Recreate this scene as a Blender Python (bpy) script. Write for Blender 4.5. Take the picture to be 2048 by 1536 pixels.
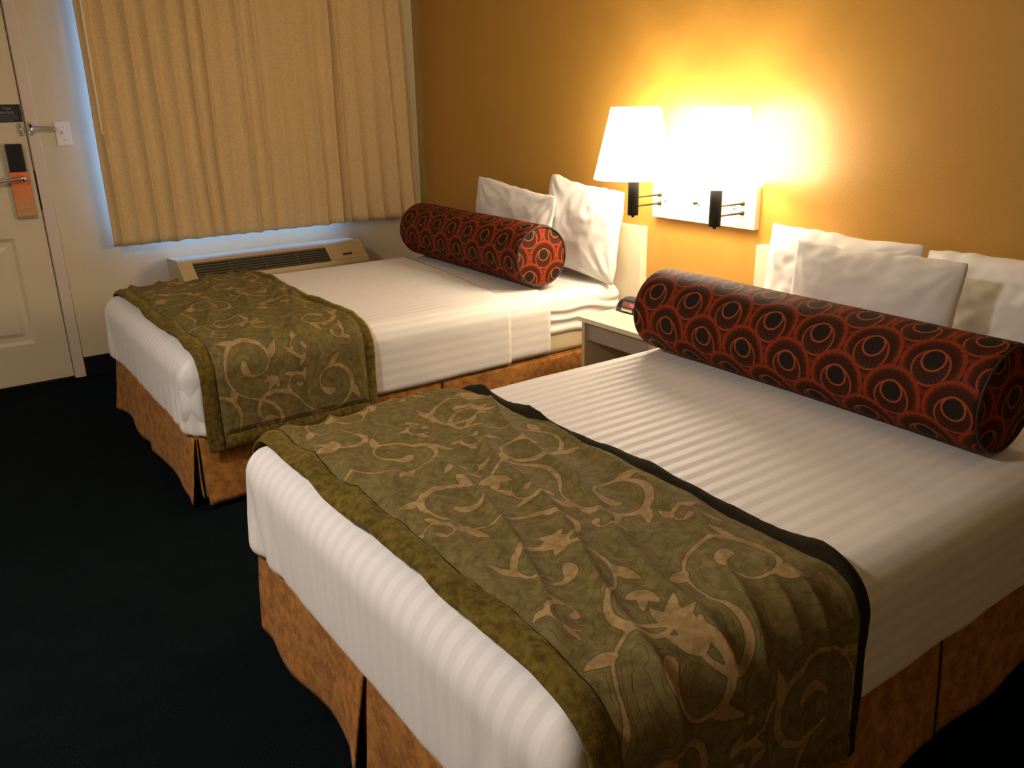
import bpy, bmesh, math, random
import numpy as np
from mathutils import Vector, Matrix, noise

for o in list(bpy.data.objects):
    bpy.data.objects.remove(o)
random.seed(7)
scene = bpy.context.scene
col = scene.collection
PI = math.pi

# ------------------------------------------------------------------ camera
FPX = 1669.0
cam_data = bpy.data.cameras.new('camera')
cam_data.sensor_width = 36.0
cam_data.lens = 36.0 * FPX / 2048.0
cam_data.clip_start = 0.02
cam = bpy.data.objects.new('camera', cam_data)
col.objects.link(cam)
_yaw, _pitch, _roll = math.radians(54.838), math.radians(18.886), math.radians(-1.14)
F = Vector((-math.sin(_yaw) * math.cos(_pitch), math.cos(_yaw) * math.cos(_pitch), -math.sin(_pitch)))
R0 = F.cross(Vector((0, 0, 1))).normalized()
U0 = R0.cross(F)
R_ = R0 * math.cos(_roll) + U0 * math.sin(_roll)
U_ = -R0 * math.sin(_roll) + U0 * math.cos(_roll)
m = Matrix((R_, U_, -F)).transposed().to_4x4()
m.translation = Vector((4.9217, -2.762, 1.3975))
cam.matrix_world = m
scene.camera = cam

# ------------------------------------------------------------------ view + world
scene.view_settings.view_transform = 'Standard'
scene.view_settings.look = 'None'
scene.view_settings.gamma = 1.0
scene.view_settings.use_curve_mapping = False
scene.view_settings.exposure = 0.0
LAMP_GLOW = 270.0      # radiance of the two bulbs
SHADE_GLOW = 23.0       # radiance of the lit fabric shades
LAMP_COL = (1.0, 0.83, 0.62)
world = bpy.data.worlds.new('daylight')
scene.world = world
world.use_nodes = True
bg = world.node_tree.nodes['Background']
bg.inputs['Color'].default_value = (0.15, 0.36, 1.0, 1)
bg.inputs['Strength'].default_value = 14.0

def area_light(name, loc, target, size, watts, colour):
    d = bpy.data.lights.new(name, 'AREA')
    d.shape = 'DISK'
    d.size = size
    d.energy = watts
    d.color = colour
    o = bpy.data.objects.new(name, d)
    o.location = loc
    o.rotation_euler = (Vector(target) - Vector(loc)).to_track_quat('-Z', 'Y').to_euler()
    col.objects.link(o)
    return o

# assumed ceiling light in the middle of the room, added behind the picture's edge
area_light('assumed_ceiling_light', (3.15, -3.55, 2.385), (3.15, -3.54, 0.0), 0.34, 50.0, (1.0, 0.90, 0.84))

# ------------------------------------------------------------------ helpers
def link(o, parent=None):
    col.objects.link(o)
    if parent is not None:
        o.parent = parent
    return o

def tag(o, label=None, cat=None, group=None, kind=None):
    if label: o['label'] = label
    if cat: o['category'] = cat
    if group: o['group'] = group
    if kind: o['kind'] = kind
    return o

def thing(name, loc, label, cat, group=None):
    o = bpy.data.objects.new(name, None)
    o.empty_display_size = 0.1
    o.location = loc
    link(o)
    bpy.context.view_layer.update()
    return tag(o, label, cat, group)

def mesh_obj(name, verts, faces, mat, parent=None, smooth=True, uv=None, attrs=None):
    """verts in world coordinates; parent Empties carry translation only"""
    off = Vector(parent_loc(parent)) if parent else Vector((0, 0, 0))
    me = bpy.data.meshes.new(name)
    v = np.asarray(verts, dtype=float).reshape(-1, 3) - np.array(off)
    me.from_pydata([tuple(p) for p in v], [], [tuple(int(i) for i in f) for f in faces])
    me.update()
    if smooth:
        me.polygons.foreach_set('use_smooth', [True] * len(me.polygons))
    if attrs:
        for k, a in attrs.items():
            at = me.attributes.new(k, 'FLOAT', 'POINT')
            at.data.foreach_set('value', np.asarray(a, dtype=np.float32).ravel())
    if uv is not None:
        layer = me.uv_layers.new(name='UVMap')
        idx = np.zeros(len(me.loops), dtype=np.int32)
        me.loops.foreach_get('vertex_index', idx)
        layer.data.foreach_set('uv', np.asarray(uv, dtype=np.float32)[idx].ravel())
    if mat: me.materials.append(mat)
    o = bpy.data.objects.new(name, me)
    return link(o, parent)

def parent_loc(p):
    l = Vector((0, 0, 0))
    while p is not None:
        l = l + p.location
        p = p.parent
    return l

def bm_obj(name, bm, mat, parent=None, smooth=False, bevel=0.0, seg=2):
    if bevel:
        bmesh.ops.bevel(bm, geom=bm.edges[:], offset=bevel, segments=seg, profile=0.7, affect='EDGES', clamp_overlap=True)
    bmesh.ops.recalc_face_normals(bm, faces=bm.faces[:])
    off = parent_loc(parent) if parent else Vector((0, 0, 0))
    bmesh.ops.translate(bm, verts=bm.verts[:], vec=-off)
    me = bpy.data.meshes.new(name)
    bm.to_mesh(me)
    bm.free()
    if smooth:
        me.polygons.foreach_set('use_smooth', [True] * len(me.polygons))
    if mat: me.materials.append(mat)
    return link(bpy.data.objects.new(name, me), parent)

def add_box(bm, x0, x1, y0, y1, z0, z1):
    vs = [bm.verts.new((x, y, z)) for x in (x0, x1) for y in (y0, y1) for z in (z0, z1)]
    for f in ((0, 1, 3, 2), (4, 6, 7, 5), (0, 4, 5, 1), (2, 3, 7, 6), (0, 2, 6, 4), (1, 5, 7, 3)):
        bm.faces.new([vs[i] for i in f])
    return vs

def box(name, x0, x1, y0, y1, z0, z1, mat, parent=None, bevel=0.0, seg=2, smooth=False):
    bm = bmesh.new()
    add_box(bm, x0, x1, y0, y1, z0, z1)
    return bm_obj(name, bm, mat, parent, smooth, bevel, seg)

def lathe(name, prof, centre, mat, parent=None, seg=40, axis='z', smooth=True):
    """prof: list of (r, h) along axis"""
    verts, faces = [], []
    n = len(prof)
    for i in range(seg):
        a = 2 * PI * i / seg
        for r, h in prof:
            c, s = r * math.cos(a), r * math.sin(a)
            p = {'z': (c, s, h), 'y': (c, h, s), 'x': (h, c, s)}[axis]
            verts.append((p[0] + centre[0], p[1] + centre[1], p[2] + centre[2]))
    for i in range(seg):
        j = (i + 1) % seg
        for k in range(n - 1):
            faces.append((i * n + k, j * n + k, j * n + k + 1, i * n + k + 1))
    o = mesh_obj(name, verts, faces, mat, parent, smooth)
    me = o.data
    b = bmesh.new(); b.from_mesh(me)
    bmesh.ops.remove_doubles(b, verts=b.verts[:], dist=1e-6)
    bmesh.ops.recalc_face_normals(b, faces=b.faces[:])
    b.to_mesh(me); b.free()
    return o

def tube(name, pts, r, mat, parent=None, seg=10):
    pts = [Vector(p) for p in pts]
    verts, faces = [], []
    up = Vector((0, 0, 1))
    prev = None
    for i, p in enumerate(pts):
        t = (pts[min(i + 1, len(pts) - 1)] - pts[max(i - 1, 0)]).normalized()
        a = t.cross(up if abs(t.z) < 0.95 else Vector((1, 0, 0))).normalized()
        if prev is not None:
            a = (prev - t * prev.dot(t)).normalized()
        prev = a
        b = t.cross(a)
        for k in range(seg):
            an = 2 * PI * k / seg
            verts.append(tuple(p + (a * math.cos(an) + b * math.sin(an)) * r))
    for i in range(len(pts) - 1):
        for k in range(seg):
            k2 = (k + 1) % seg
            faces.append((i * seg + k, i * seg + k2, (i + 1) * seg + k2, (i + 1) * seg + k))
    faces.append(tuple(range(seg)))
    faces.append(tuple(reversed(range((len(pts) - 1) * seg, len(pts) * seg))))
    return mesh_obj(name, verts, faces, mat, parent, True)

def grid_faces(n, mm, wrap=False):
    f = []
    for i in range(n if wrap else n - 1):
        i2 = (i + 1) % n
        for j in range(mm - 1):
            f.append((i * mm + j, i2 * mm + j, i2 * mm + j + 1, i * mm + j + 1))
    return f

def nz(x, y, z):
    return noise.noise(Vector((x, y, z)))

def displace(o, fn):
    """push vertices along their normals by fn(x, y, z, nx, ny, nz) in world coordinates"""
    me = o.data
    off = parent_loc(o.parent) if o.parent else Vector((0, 0, 0))
    ns = [v.normal.copy() for v in me.vertices]
    for v, n in zip(me.vertices, ns):
        p = v.co + off
        v.co = v.co + n * fn(p.x, p.y, p.z, n)
    me.update()

def solidify(o, t, offset=-1):
    md = o.modifiers.new('thickness', 'SOLIDIFY')
    md.thickness = t
    md.offset = offset
    return o

def text_mesh(name, body, size, mat, parent, place):
    """place: Matrix mapping text plane to world"""
    c = bpy.data.curves.new(name, 'FONT')
    c.body = body
    c.size = size
    c.align_x = 'CENTER'
    c.align_y = 'CENTER'
    c.extrude = 0.0003
    t = bpy.data.objects.new(name, c)
    col.objects.link(t)
    dg = bpy.context.evaluated_depsgraph_get()
    me = bpy.data.meshes.new_from_object(t.evaluated_get(dg))
    bpy.data.objects.remove(t)
    me.transform(Matrix.Translation(-parent_loc(parent)) @ place)
    me.materials.clear()
    me.materials.append(mat)
    return link(bpy.data.objects.new(name, me), parent)

# ------------------------------------------------------------------ materials
class NT:
    def __init__(self, name):
        self.mat = bpy.data.materials.new(name)
        self.mat.use_nodes = True
        self.t = self.mat.node_tree
        self.n = self.t.nodes
        self.bsdf = self.n['Principled BSDF']
    def put(self, sock, v):
        if isinstance(v, bpy.types.NodeSocket):
            self.t.links.new(v, sock)
        elif isinstance(v, (tuple, list)) and len(v) == 3 and sock.type == 'RGBA':
            sock.default_value = (*v, 1)
        else:
            sock.default_value = v
    def m(self, op, a, b=0.0, c=0.0, clamp=False):
        nd = self.n.new('ShaderNodeMath')
        nd.operation = op
        nd.use_clamp = clamp
        for i, v in enumerate((a, b, c)):
            self.put(nd.inputs[i], v)
        return nd.outputs[0]
    def mix(self, f, a, b):
        nd = self.n.new('ShaderNodeMix')
        nd.data_type = 'RGBA'
        self.put(nd.inputs[0], f)
        self.put(nd.inputs[6], a)
        self.put(nd.inputs[7], b)
        return nd.outputs[2]
    def fmix(self, f, a, b):
        nd = self.n.new('ShaderNodeMix')
        nd.data_type = 'FLOAT'
        self.put(nd.inputs[0], f)
        self.put(nd.inputs[2], a)
        self.put(nd.inputs[3], b)
        return nd.outputs[0]
    def step(self, x, lo, hi):
        nd = self.n.new('ShaderNodeMapRange')
        nd.interpolation_type = 'SMOOTHSTEP'
        self.put(nd.inputs[0], x)
        nd.inputs[1].default_value = lo
        nd.inputs[2].default_value = hi
        return nd.outputs[0]
    def coord(self, kind='Object', scale=(1, 1, 1)):
        c = self.n.new('ShaderNodeTexCoord')
        mp = self.n.new('ShaderNodeMapping')
        mp.inputs['Scale'].default_value = scale
        self.t.links.new(c.outputs[kind], mp.inputs[0])
        return mp.outputs[0]
    def noise(self, vec, scale, detail=3.0, rough=0.5):
        nd = self.n.new('ShaderNodeTexNoise')
        nd.inputs['Scale'].default_value = scale
        nd.inputs['Detail'].default_value = detail
        nd.inputs['Roughness'].default_value = rough
        if vec is not None: self.t.links.new(vec, nd.inputs['Vector'])
        return nd.outputs['Fac']
    def attr(self, name):
        nd = self.n.new('ShaderNodeAttribute')
        nd.attribute_name = name
        return nd.outputs['Fac']
    def sep(self, vec):
        nd = self.n.new('ShaderNodeSeparateXYZ')
        self.t.links.new(vec, nd.inputs[0])
        return nd.outputs
    def bump(self, h, strength=0.3, dist=0.01):
        nd = self.n.new('ShaderNodeBump')
        nd.inputs['Strength'].default_value = strength
        nd.inputs['Distance'].default_value = dist
        self.t.links.new(h, nd.inputs['Height'])
        self.t.links.new(nd.outputs[0], self.bsdf.inputs['Normal'])
    def set(self, **k):
        names = {'color': 'Base Color', 'rough': 'Roughness', 'metal': 'Metallic', 'spec': 'Specular IOR Level',
                 'sheen': 'Sheen Weight', 'sheen_rough': 'Sheen Roughness', 'sheen_tint': 'Sheen Tint', 'emit': 'Emission Color', 'emit_s': 'Emission Strength',
                 'trans': 'Transmission Weight', 'coat': 'Coat Weight', 'aniso': 'Anisotropic'}
        for a, v in k.items():
            self.put(self.bsdf.inputs[names[a]], v)
        return self

def plain(name, colour, rough=0.5, metal=0.0, spec=0.5, var=0.06, scale=30.0, bump=0.0, bscale=200.0):
    t = NT(name)
    v = t.coord()
    f = t.noise(v, scale, 4)
    lo = tuple(c * (1 - var) for c in colour)
    hi = tuple(min(1, c * (1 + var)) for c in colour)
    t.set(color=t.mix(f, lo, hi), rough=rough, metal=metal, spec=spec)
    if bump:
        t.bump(t.noise(v, bscale, 3), bump, 0.002)
    return t.mat

M = {}
M['ochre'] = plain('ochre_paint', (0.485, 0.258, 0.046), 0.36, spec=0.55, var=0.03, scale=6, bump=0.35, bscale=140)
M['cream_wall'] = plain('cream_paint', (0.64, 0.54, 0.34), 0.6, spec=0.3, var=0.03, scale=6, bump=0.3, bscale=140)
M['ceiling'] = plain('ceiling_paint', (0.72, 0.66, 0.55), 0.8, spec=0.2, var=0.03, bump=0.5, bscale=90)
M['door'] = plain('door_paint', (0.66, 0.57, 0.39), 0.42, spec=0.4, var=0.02)
M['trim'] = plain('trim_paint', (0.66, 0.55, 0.42), 0.4, spec=0.4, var=0.02)
M['rubber'] = plain('black_rubber', (0.006, 0.006, 0.007), 0.5, spec=0.3)
M['laminate'] = plain('cream_laminate', (0.78, 0.68, 0.50), 0.32, spec=0.45, var=0.02, scale=12)
M['lam_edge'] = plain('laminate_edge', (0.55, 0.42, 0.24), 0.4, var=0.04)
M['lam_grey'] = plain('grey_drawer', (0.34, 0.27, 0.21), 0.45, var=0.05)
M['lam_dark'] = plain('dark_inside', (0.10, 0.075, 0.05), 0.6)
M['black_metal'] = plain('black_metal', (0.004, 0.0035, 0.003), 0.55, spec=0.15)
M['bronze'] = plain('dark_bronze', (0.045, 0.035, 0.025), 0.35, metal=0.6)
M['chrome'] = plain('chrome', (0.72, 0.72, 0.74), 0.18, metal=1.0, var=0.02)
M['brass'] = plain('brushed_brass', (0.42, 0.34, 0.24), 0.38, metal=0.35, var=0.08)
M['steel'] = plain('satin_steel', (0.42, 0.35, 0.29), 0.4, metal=0.5)
M['black_plastic'] = plain('black_plastic', (0.010, 0.011, 0.013), 0.32)
M['white_plastic'] = plain('white_plastic', (0.80, 0.70, 0.58), 0.35, var=0.02)
M['grey_ink'] = plain('grey_print', (0.32, 0.32, 0.33), 0.6)
M['dim_ink'] = plain('dim_print', (0.10, 0.10, 0.11), 0.6)
M['sign_black'] = plain('sign_black', (0.010, 0.010, 0.013), 0.45)
M['ac_body'] = plain('beige_plastic', (0.50, 0.38, 0.20), 0.42, var=0.03)
M['ac_dark'] = plain('grille_dark', (0.02, 0.018, 0.012), 0.6)
M['ac_slat'] = plain('grille_slat', (0.11, 0.095, 0.06), 0.5)
M['mattress'] = plain('mattress_cover', (0.72, 0.60, 0.40), 0.8, spec=0.15, var=0.05, bump=0.3, bscale=300)
M['box_spring'] = plain('box_spring_cover', (0.30, 0.16, 0.06), 0.9, spec=0.1)
M['piping'] = plain('dark_piping', (0.02, 0.010, 0.008), 0.6)
M['wand'] = plain('wand_plastic', (0.80, 0.66, 0.45), 0.25, var=0.02)
M['rod'] = plain('rod_metal', (0.5, 0.45, 0.38), 0.4, metal=0.6)
M['cord'] = plain('brown_cord', (0.10, 0.05, 0.02), 0.5)

def carpet_mat():
    t = NT('dark_green_carpet')
    v = t.coord()
    f = t.noise(v, 260, 3, 0.7)
    g = t.noise(v, 9, 4)
    c = t.mix(t.step(f, 0.3, 0.75), (0.0014, 0.0024, 0.0027), (0.0090, 0.0150, 0.0165))
    t.set(color=t.mix(t.step(g, 0.3, 0.8), c, (0.0036, 0.0062, 0.0068)), rough=0.95, spec=0.03)
    t.bump(f, 0.8, 0.006)
    return t.mat
M['carpet'] = carpet_mat()

def sheet_mat(name, colour, stripe):
    """white cotton with a woven satin stripe; the stripe follows the cloth (attribute 'across', metres)"""
    t = NT(name)
    v = t.coord()
    u = t.attr('across')
    s = t.m('SINE', t.m('MULTIPLY', u, 2 * PI / 0.042))
    s = t.step(s, -0.35, 0.35)
    weave = t.noise(v, 900, 2)
    lo = tuple(c * (1 - stripe) for c in colour)
    t.set(color=t.mix(s, colour, lo), rough=t.fmix(s, 0.5, 0.8), spec=t.fmix(s, 0.26, 0.12), sheen=0.05)
    t.bump(weave, 0.12, 0.001)
    return t.mat
M['sheet'] = sheet_mat('striped_white_cotton', (0.83, 0.80, 0.765), 0.085)
M['pillow'] = plain('white_pillowcase', (0.86, 0.84, 0.80), 0.75, spec=0.2, var=0.015, scale=8, bump=0.08, bscale=500)

def skirt_mat():
    t = NT('tan_suede')
    v = t.coord()
    a = t.noise(v, 26, 5, 0.65)
    b = t.noise(v, 110, 4, 0.6)
    c = t.mix(t.step(a, 0.35, 0.68), (0.23, 0.085, 0.018), (0.43, 0.19, 0.042))
    t.set(color=t.mix(t.m('MULTIPLY', t.step(b, 0.4, 0.7), 0.4), c, (0.50, 0.24, 0.065)), rough=0.9, spec=0.08, sheen=0.05)
    t.bump(b, 0.25, 0.002)
    return t.mat
M['skirt'] = skirt_mat()

def curtain_mat():
    t = NT('woven_gold_curtain')
    v = t.coord(scale=(1, 1, 0.25))
    a = t.noise(v, 420, 3, 0.6)
    w = t.coord(scale=(1, 0.25, 1))
    b = t.noise(w, 420, 3, 0.6)
    k = t.m('MULTIPLY', t.m('ADD', a, b), 0.5)
    c = t.mix(t.step(k, 0.38, 0.62), (0.54, 0.38, 0.175), (0.72, 0.54, 0.29))
    t.set(color=c, rough=0.85, spec=0.15)
    t.bump(k, 0.3, 0.003)
    return t.mat
M['curtain'] = curtain_mat()
M['lining'] = plain('white_lining', (0.8, 0.8, 0.78), 0.8)

def shade_mat(name, glow):
    t = NT(name)
    w = t.noise(t.coord(), 400, 2)
    c = t.mix(w, LAMP_COL, tuple(min(1, v * 1.06) for v in LAMP_COL))
    t.set(color=(0.80, 0.74, 0.62), rough=0.8, spec=0.1, emit=c, emit_s=glow)
    return t.mat
M['shade'] = shade_mat('lit_fabric_shade', SHADE_GLOW)
M['shade_lining'] = shade_mat('shade_lining', 6.5)

def emit_mat(name, colour, s):
    t = NT(name)
    t.set(color=colour, emit=colour, emit_s=s)
    return t.mat
M['bulb'] = emit_mat('glowing_bulb', LAMP_COL, LAMP_GLOW)
M['led'] = emit_mat('red_digits', (1.0, 0.10, 0.16), 1.6)
M['display'] = plain('display_window', (0.22, 0.08, 0.085), 0.12)
M['sticker'] = plain('white_sticker', (0.80, 0.74, 0.64), 0.5)

def glass_mat():
    t = NT('window_glass')
    tr = t.n.new('ShaderNodeBsdfTransparent')
    gl = t.n.new('ShaderNodeBsdfGlossy')
    gl.inputs['Roughness'].default_value = 0.02
    mx = t.n.new('ShaderNodeMixShader')
    mx.inputs[0].default_value = 0.06
    t.t.links.new(tr.outputs[0], mx.inputs[1])
    t.t.links.new(gl.outputs[0], mx.inputs[2])
    t.t.links.new(mx.outputs[0], t.n['Material Output'].inputs[0])
    return t.mat
M['glass'] = glass_mat()

def hanger_mat():
    t = NT('orange_card')
    z = t.sep(t.coord())[2]
    n = t.noise(t.coord(), 90, 3)
    c = t.mix(t.step(z, 0.02, 0.20), (0.62, 0.30, 0.10), (0.85, 0.20, 0.055))
    t.set(color=t.mix(t.m('MULTIPLY', t.step(n, 0.5, 0.7), 0.15), c, (0.8, 0.45, 0.25)), rough=0.4)
    return t.mat
M['hanger'] = hanger_mat()

def bolster_mat():
    """jacquard of overlapping scallops, each with two rings round a dark eye; UV in metres"""
    t = NT('peacock_jacquard')
    uv = t.coord('UV')
    sx, sy, _ = t.sep(uv)
    CW, H = 0.157, 0.64
    px = t.m('DIVIDE', sx, CW)
    py = t.m('DIVIDE', sy, CW)
    def local(row):
        half = t.m('MULTIPLY', t.m('PINGPONG', row, 1.0), 0.5)
        q = t.m('SUBTRACT', px, half)
        dx = t.m('SUBTRACT', t.m('FRACT', t.m('ADD', q, 0.5)), 0.5)
        dy = t.m('SUBTRACT', py, t.m('MULTIPLY', row, H))
        return dx, dy
    r0 = t.m('FLOOR', t.m('DIVIDE', py, H))
    ax, ay = local(r0)
    bx, by = local(t.m('ADD', r0, 1.0))
    def ln(x, y):
        return t.m('SQRT', t.m('ADD', t.m('MULTIPLY', x, x), t.m('MULTIPLY', y, y)))
    inA = t.m('LESS_THAN', ln(ax, ay), 0.5)
    dx = t.fmix(inA, bx, ax)
    dy = t.fmix(inA, by, ay)
    d = ln(dx, dy)
    ang = t.m('ARCTAN2', dx, dy)
    scal = t.m('MULTIPLY', t.m('ABSOLUTE', t.m('SINE', t.m('MULTIPLY', ang, 13.0))), 0.022)
    e = 0.008
    inner = t.m('SUBTRACT', t.m('SUBTRACT', d, 0.415), scal)
    band = t.m('MULTIPLY', t.step(inner, -e, e), t.m('MULTIPLY', t.m('SUBTRACT', 1.0, t.step(d, 0.488, 0.50)), t.m('ADD', 0.35, t.m('MULTIPLY', t.step(dy, -0.30, -0.02), 0.65))))
    gap = t.step(d, 0.497, 0.505)
    soft = t.m('MULTIPLY', t.step(d, 0.36, 0.42), 0.35)
    d2 = ln(dx, t.m('ADD', dy, 0.055))
    d1 = ln(dx, t.m('SUBTRACT', dy, 0.065))
    ring2 = t.m('SUBTRACT', 1.0, t.step(t.m('ABSOLUTE', t.m('SUBTRACT', d2, 0.285)), 0.010, 0.022))
    ring1 = t.m('SUBTRACT', 1.0, t.step(t.m('ABSOLUTE', t.m('SUBTRACT', d1, 0.178)), 0.010, 0.022))
    core = t.m('SUBTRACT', 1.0, t.step(d1, 0.160, 0.170))
    in2 = t.m('SUBTRACT', 1.0, t.step(d2, 0.265, 0.28))
    dash = t.m('MULTIPLY', t.step(t.m('SINE', t.m('MULTIPLY', t.m('ARCTAN2', dx, t.m('ADD', dy, 0.0)), 26.0)), 0.0, 0.5), in2)
    dash = t.m('MULTIPLY', dash, t.step(t.m('ABSOLUTE', t.m('SUBTRACT', d2, 0.225)), 0.045, 0.03))
    fleck = t.noise(uv, 420, 2)
    RED = t.mix(fleck, (0.19, 0.022, 0.008), (0.29, 0.044, 0.012))
    BRN = t.mix(fleck, (0.032, 0.010, 0.005), (0.058, 0.017, 0.007))
    DRK = t.mix(fleck, (0.015, 0.012, 0.008), (0.024, 0.018, 0.012))
    c = t.mix(soft, BRN, (0.17, 0.033, 0.010))
    c = t.mix(dash, c, (0.060, 0.022, 0.018))
    c = t.mix(band, c, RED)
    c = t.mix(ring2, c, (0.28, 0.058, 0.018))
    c = t.mix(core, c, DRK)
    c = t.mix(ring1, c, (0.31, 0.070, 0.022))
    c = t.mix(gap, c, DRK)
    t.set(color=c, rough=0.6, spec=0.06, sheen=0.0)
    t.bump(t.m('ADD', band, fleck), 0.15, 0.002)
    return t.mat
M['bolster'] = bolster_mat()

def runner_mat():
    """olive quilt with tan scrolls; 'scroll' is the distance in metres from the scroll work"""
    t = NT('olive_scroll_quilt')
    v = t.coord()
    d = t.attr('scroll')
    n1 = t.noise(v, 45, 4, 0.6)
    n2 = t.noise(v, 500, 2)
    base = t.mix(t.step(n1, 0.3, 0.7), (0.120, 0.092, 0.026), (0.195, 0.148, 0.050))
    tan = t.mix(t.step(n1, 0.35, 0.65), (0.29, 0.175, 0.065), (0.42, 0.28, 0.125))
    dn = t.m('ADD', d, t.m('MULTIPLY', t.m('SUBTRACT', t.noise(v, 120, 3), 0.5), 0.004))
    mask = t.m('SUBTRACT', 1.0, t.step(dn, -0.0008, 0.0012))
    mask = t.m('MULTIPLY', mask, t.fmix(n2, 0.55, 1.0))
    edge = t.m('SUBTRACT', 1.0, t.step(t.m('ABSOLUTE', t.m('SUBTRACT', dn, 0.0015)), 0.0006, 0.0022))
    w = t.m('ADD', d, t.m('MULTIPLY', t.m('SUBTRACT', t.noise(v, 22, 2), 0.5), 0.03))
    st = t.m('ABSOLUTE', t.m('SUBTRACT', t.m('FRACT', t.m('DIVIDE', w, 0.016)), 0.5))
    st = t.m('SUBTRACT', 1.0, t.step(st, 0.02, 0.075))
    st = t.m('MULTIPLY', st, t.step(d, 0.005, 0.007))
    c = t.mix(mask, base, tan)
    c = t.mix(t.m('MULTIPLY', edge, 0.55), c, (0.075, 0.055, 0.022))
    c = t.mix(t.m('MULTIPLY', st, 0.5), c, (0.065, 0.050, 0.022))
    t.set(color=c, rough=0.75, spec=0.12, sheen=0.0)
    h = t.m('SUBTRACT', t.m('MULTIPLY', mask, 0.4), st)
    t.bump(t.m('ADD', h, t.m('MULTIPLY', n2, 0.3)), 0.4, 0.002)
    return t.mat
M['runner'] = runner_mat()

def velvet_mat():
    t = NT('olive_velvet')
    v = t.coord()
    a = t.noise(v, 60, 4, 0.6)
    c = t.mix(t.step(a, 0.3, 0.7), (0.070, 0.048, 0.008), (0.165, 0.115, 0.020))
    t.set(color=c, rough=0.9, spec=0.1, sheen=0.35, sheen_rough=0.4, sheen_tint=(0.55, 0.42, 0.12, 1))
    t.bump(t.noise(v, 220, 3), 0.4, 0.003)
    return t.mat
M['velvet'] = velvet_mat()
M['nap_shade'] = plain('velvet_nap_shade', (0.020, 0.015, 0.006), 0.9, spec=0.1, var=0.25, scale=60)  # olive velvet seen against its nap, that shade put into the colour

# ------------------------------------------------------------------ room shell
RX, RY, RZ = 6.3, -4.6, 2.44          # far right wall, wall behind the camera, ceiling
WT = 0.14
WIN = (-1.84, -0.50, 0.71, 2.02)      # y0, y1, z0, z1 of the window opening
DOOR = (-3.13, -2.211, 2.06)

def struct(o):
    o['kind'] = 'structure'
    return o

struct(box('floor', -WT, RX + .1, RY - .1, WT, -0.1, 0.0, M['carpet']))
struct(box('ceiling', -WT, RX + .1, RY - .1, WT, RZ, RZ + 0.1, M['ceiling']))
struct(box('wall_back', 0.0, RX + .1, 0.0, WT, 0.0, RZ, M['ochre']))
struct(box('wall_right', RX, RX + .1, RY - .1, 0.0, 0.0, RZ, M['cream_wall']))
struct(box('wall_front', -WT, RX, RY - .1, RY, 0.0, RZ, M['cream_wall']))
bm = bmesh.new()
y0, y1, z0, z1 = WIN
add_box(bm, -WT, 0, y1, WT, 0, RZ)
add_box(bm, -WT, 0, y0, y1, 0, z0)
add_box(bm, -WT, 0, y0, y1, z1, RZ)
add_box(bm, -WT, 0, DOOR[1], y0, 0, RZ)
add_box(bm, -WT, 0, DOOR[0], DOOR[1], DOOR[2], RZ)
add_box(bm, -WT, 0, RY, DOOR[0], 0, RZ)
struct(bm_obj('wall_left', bm, M['cream_wall']))

# window with frame and two panes
bm = bmesh.new()
fx0, fx1 = -0.10, -0.05
for b in ((y0, y0 + .045, z0, z1), (y1 - .045, y1, z0, z1), (y0 + .045, y1 - .045, z0, z0 + .045), (y0 + .045, y1 - .045, z1 - .045, z1), ((y0 + y1) / 2 - .02, (y0 + y1) / 2 + .02, z0 + .045, z1 - .045)):
    add_box(bm, fx0, fx1, *b)
win = struct(bm_obj('window_1', bm, M['trim']))
ym = (y0 + y1) / 2
box('pane', -0.078, -0.072, y0 + .045, ym - .02, z0 + .045, z1 - .045, M['glass'], win)
box('pane', -0.078, -0.072, ym + .02, y1 - .045, z0 + .045, z1 - .045, M['glass'], win)

# baseboards
struct(box('baseboard_left', 0.0, 0.009, -2.157, -0.001, 0.0, 0.105, M['rubber'], bevel=0.002))
struct(box('baseboard_back', 0.009, RX, -0.009, 0.0, 0.0, 0.105, M['rubber'], bevel=0.002))

# door casing
bm = bmesh.new()
add_box(bm, -0.06, 0.012, DOOR[1] + .002, -2.157, 0, DOOR[2] + .055)
add_box(bm, -0.06, 0.012, DOOR[0] - .055, DOOR[0] - .002, 0, DOOR[2] + .055)
add_box(bm, -0.06, 0.012, DOOR[0] - .002, DOOR[1] + .002, DOOR[2] + .002, DOOR[2] + .055)
add_box(bm, -0.062, -0.046, DOOR[1] - .02, DOOR[1] + .002, 0, DOOR[2] + .002)
add_box(bm, -0.062, -0.046, DOOR[0] - .002, DOOR[0] + .02, 0, DOOR[2] + .002)
add_box(bm, -0.062, -0.046, DOOR[0] + .02, DOOR[1] - .02, DOOR[2] - .02, DOOR[2] + .002)
struct(bm_obj('trim_1', bm, M['trim'], bevel=0.003))
struct(box('trim_2', -0.10, -0.001, DOOR[0], DOOR[1], 0.0, 0.011, M['bronze']))

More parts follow.
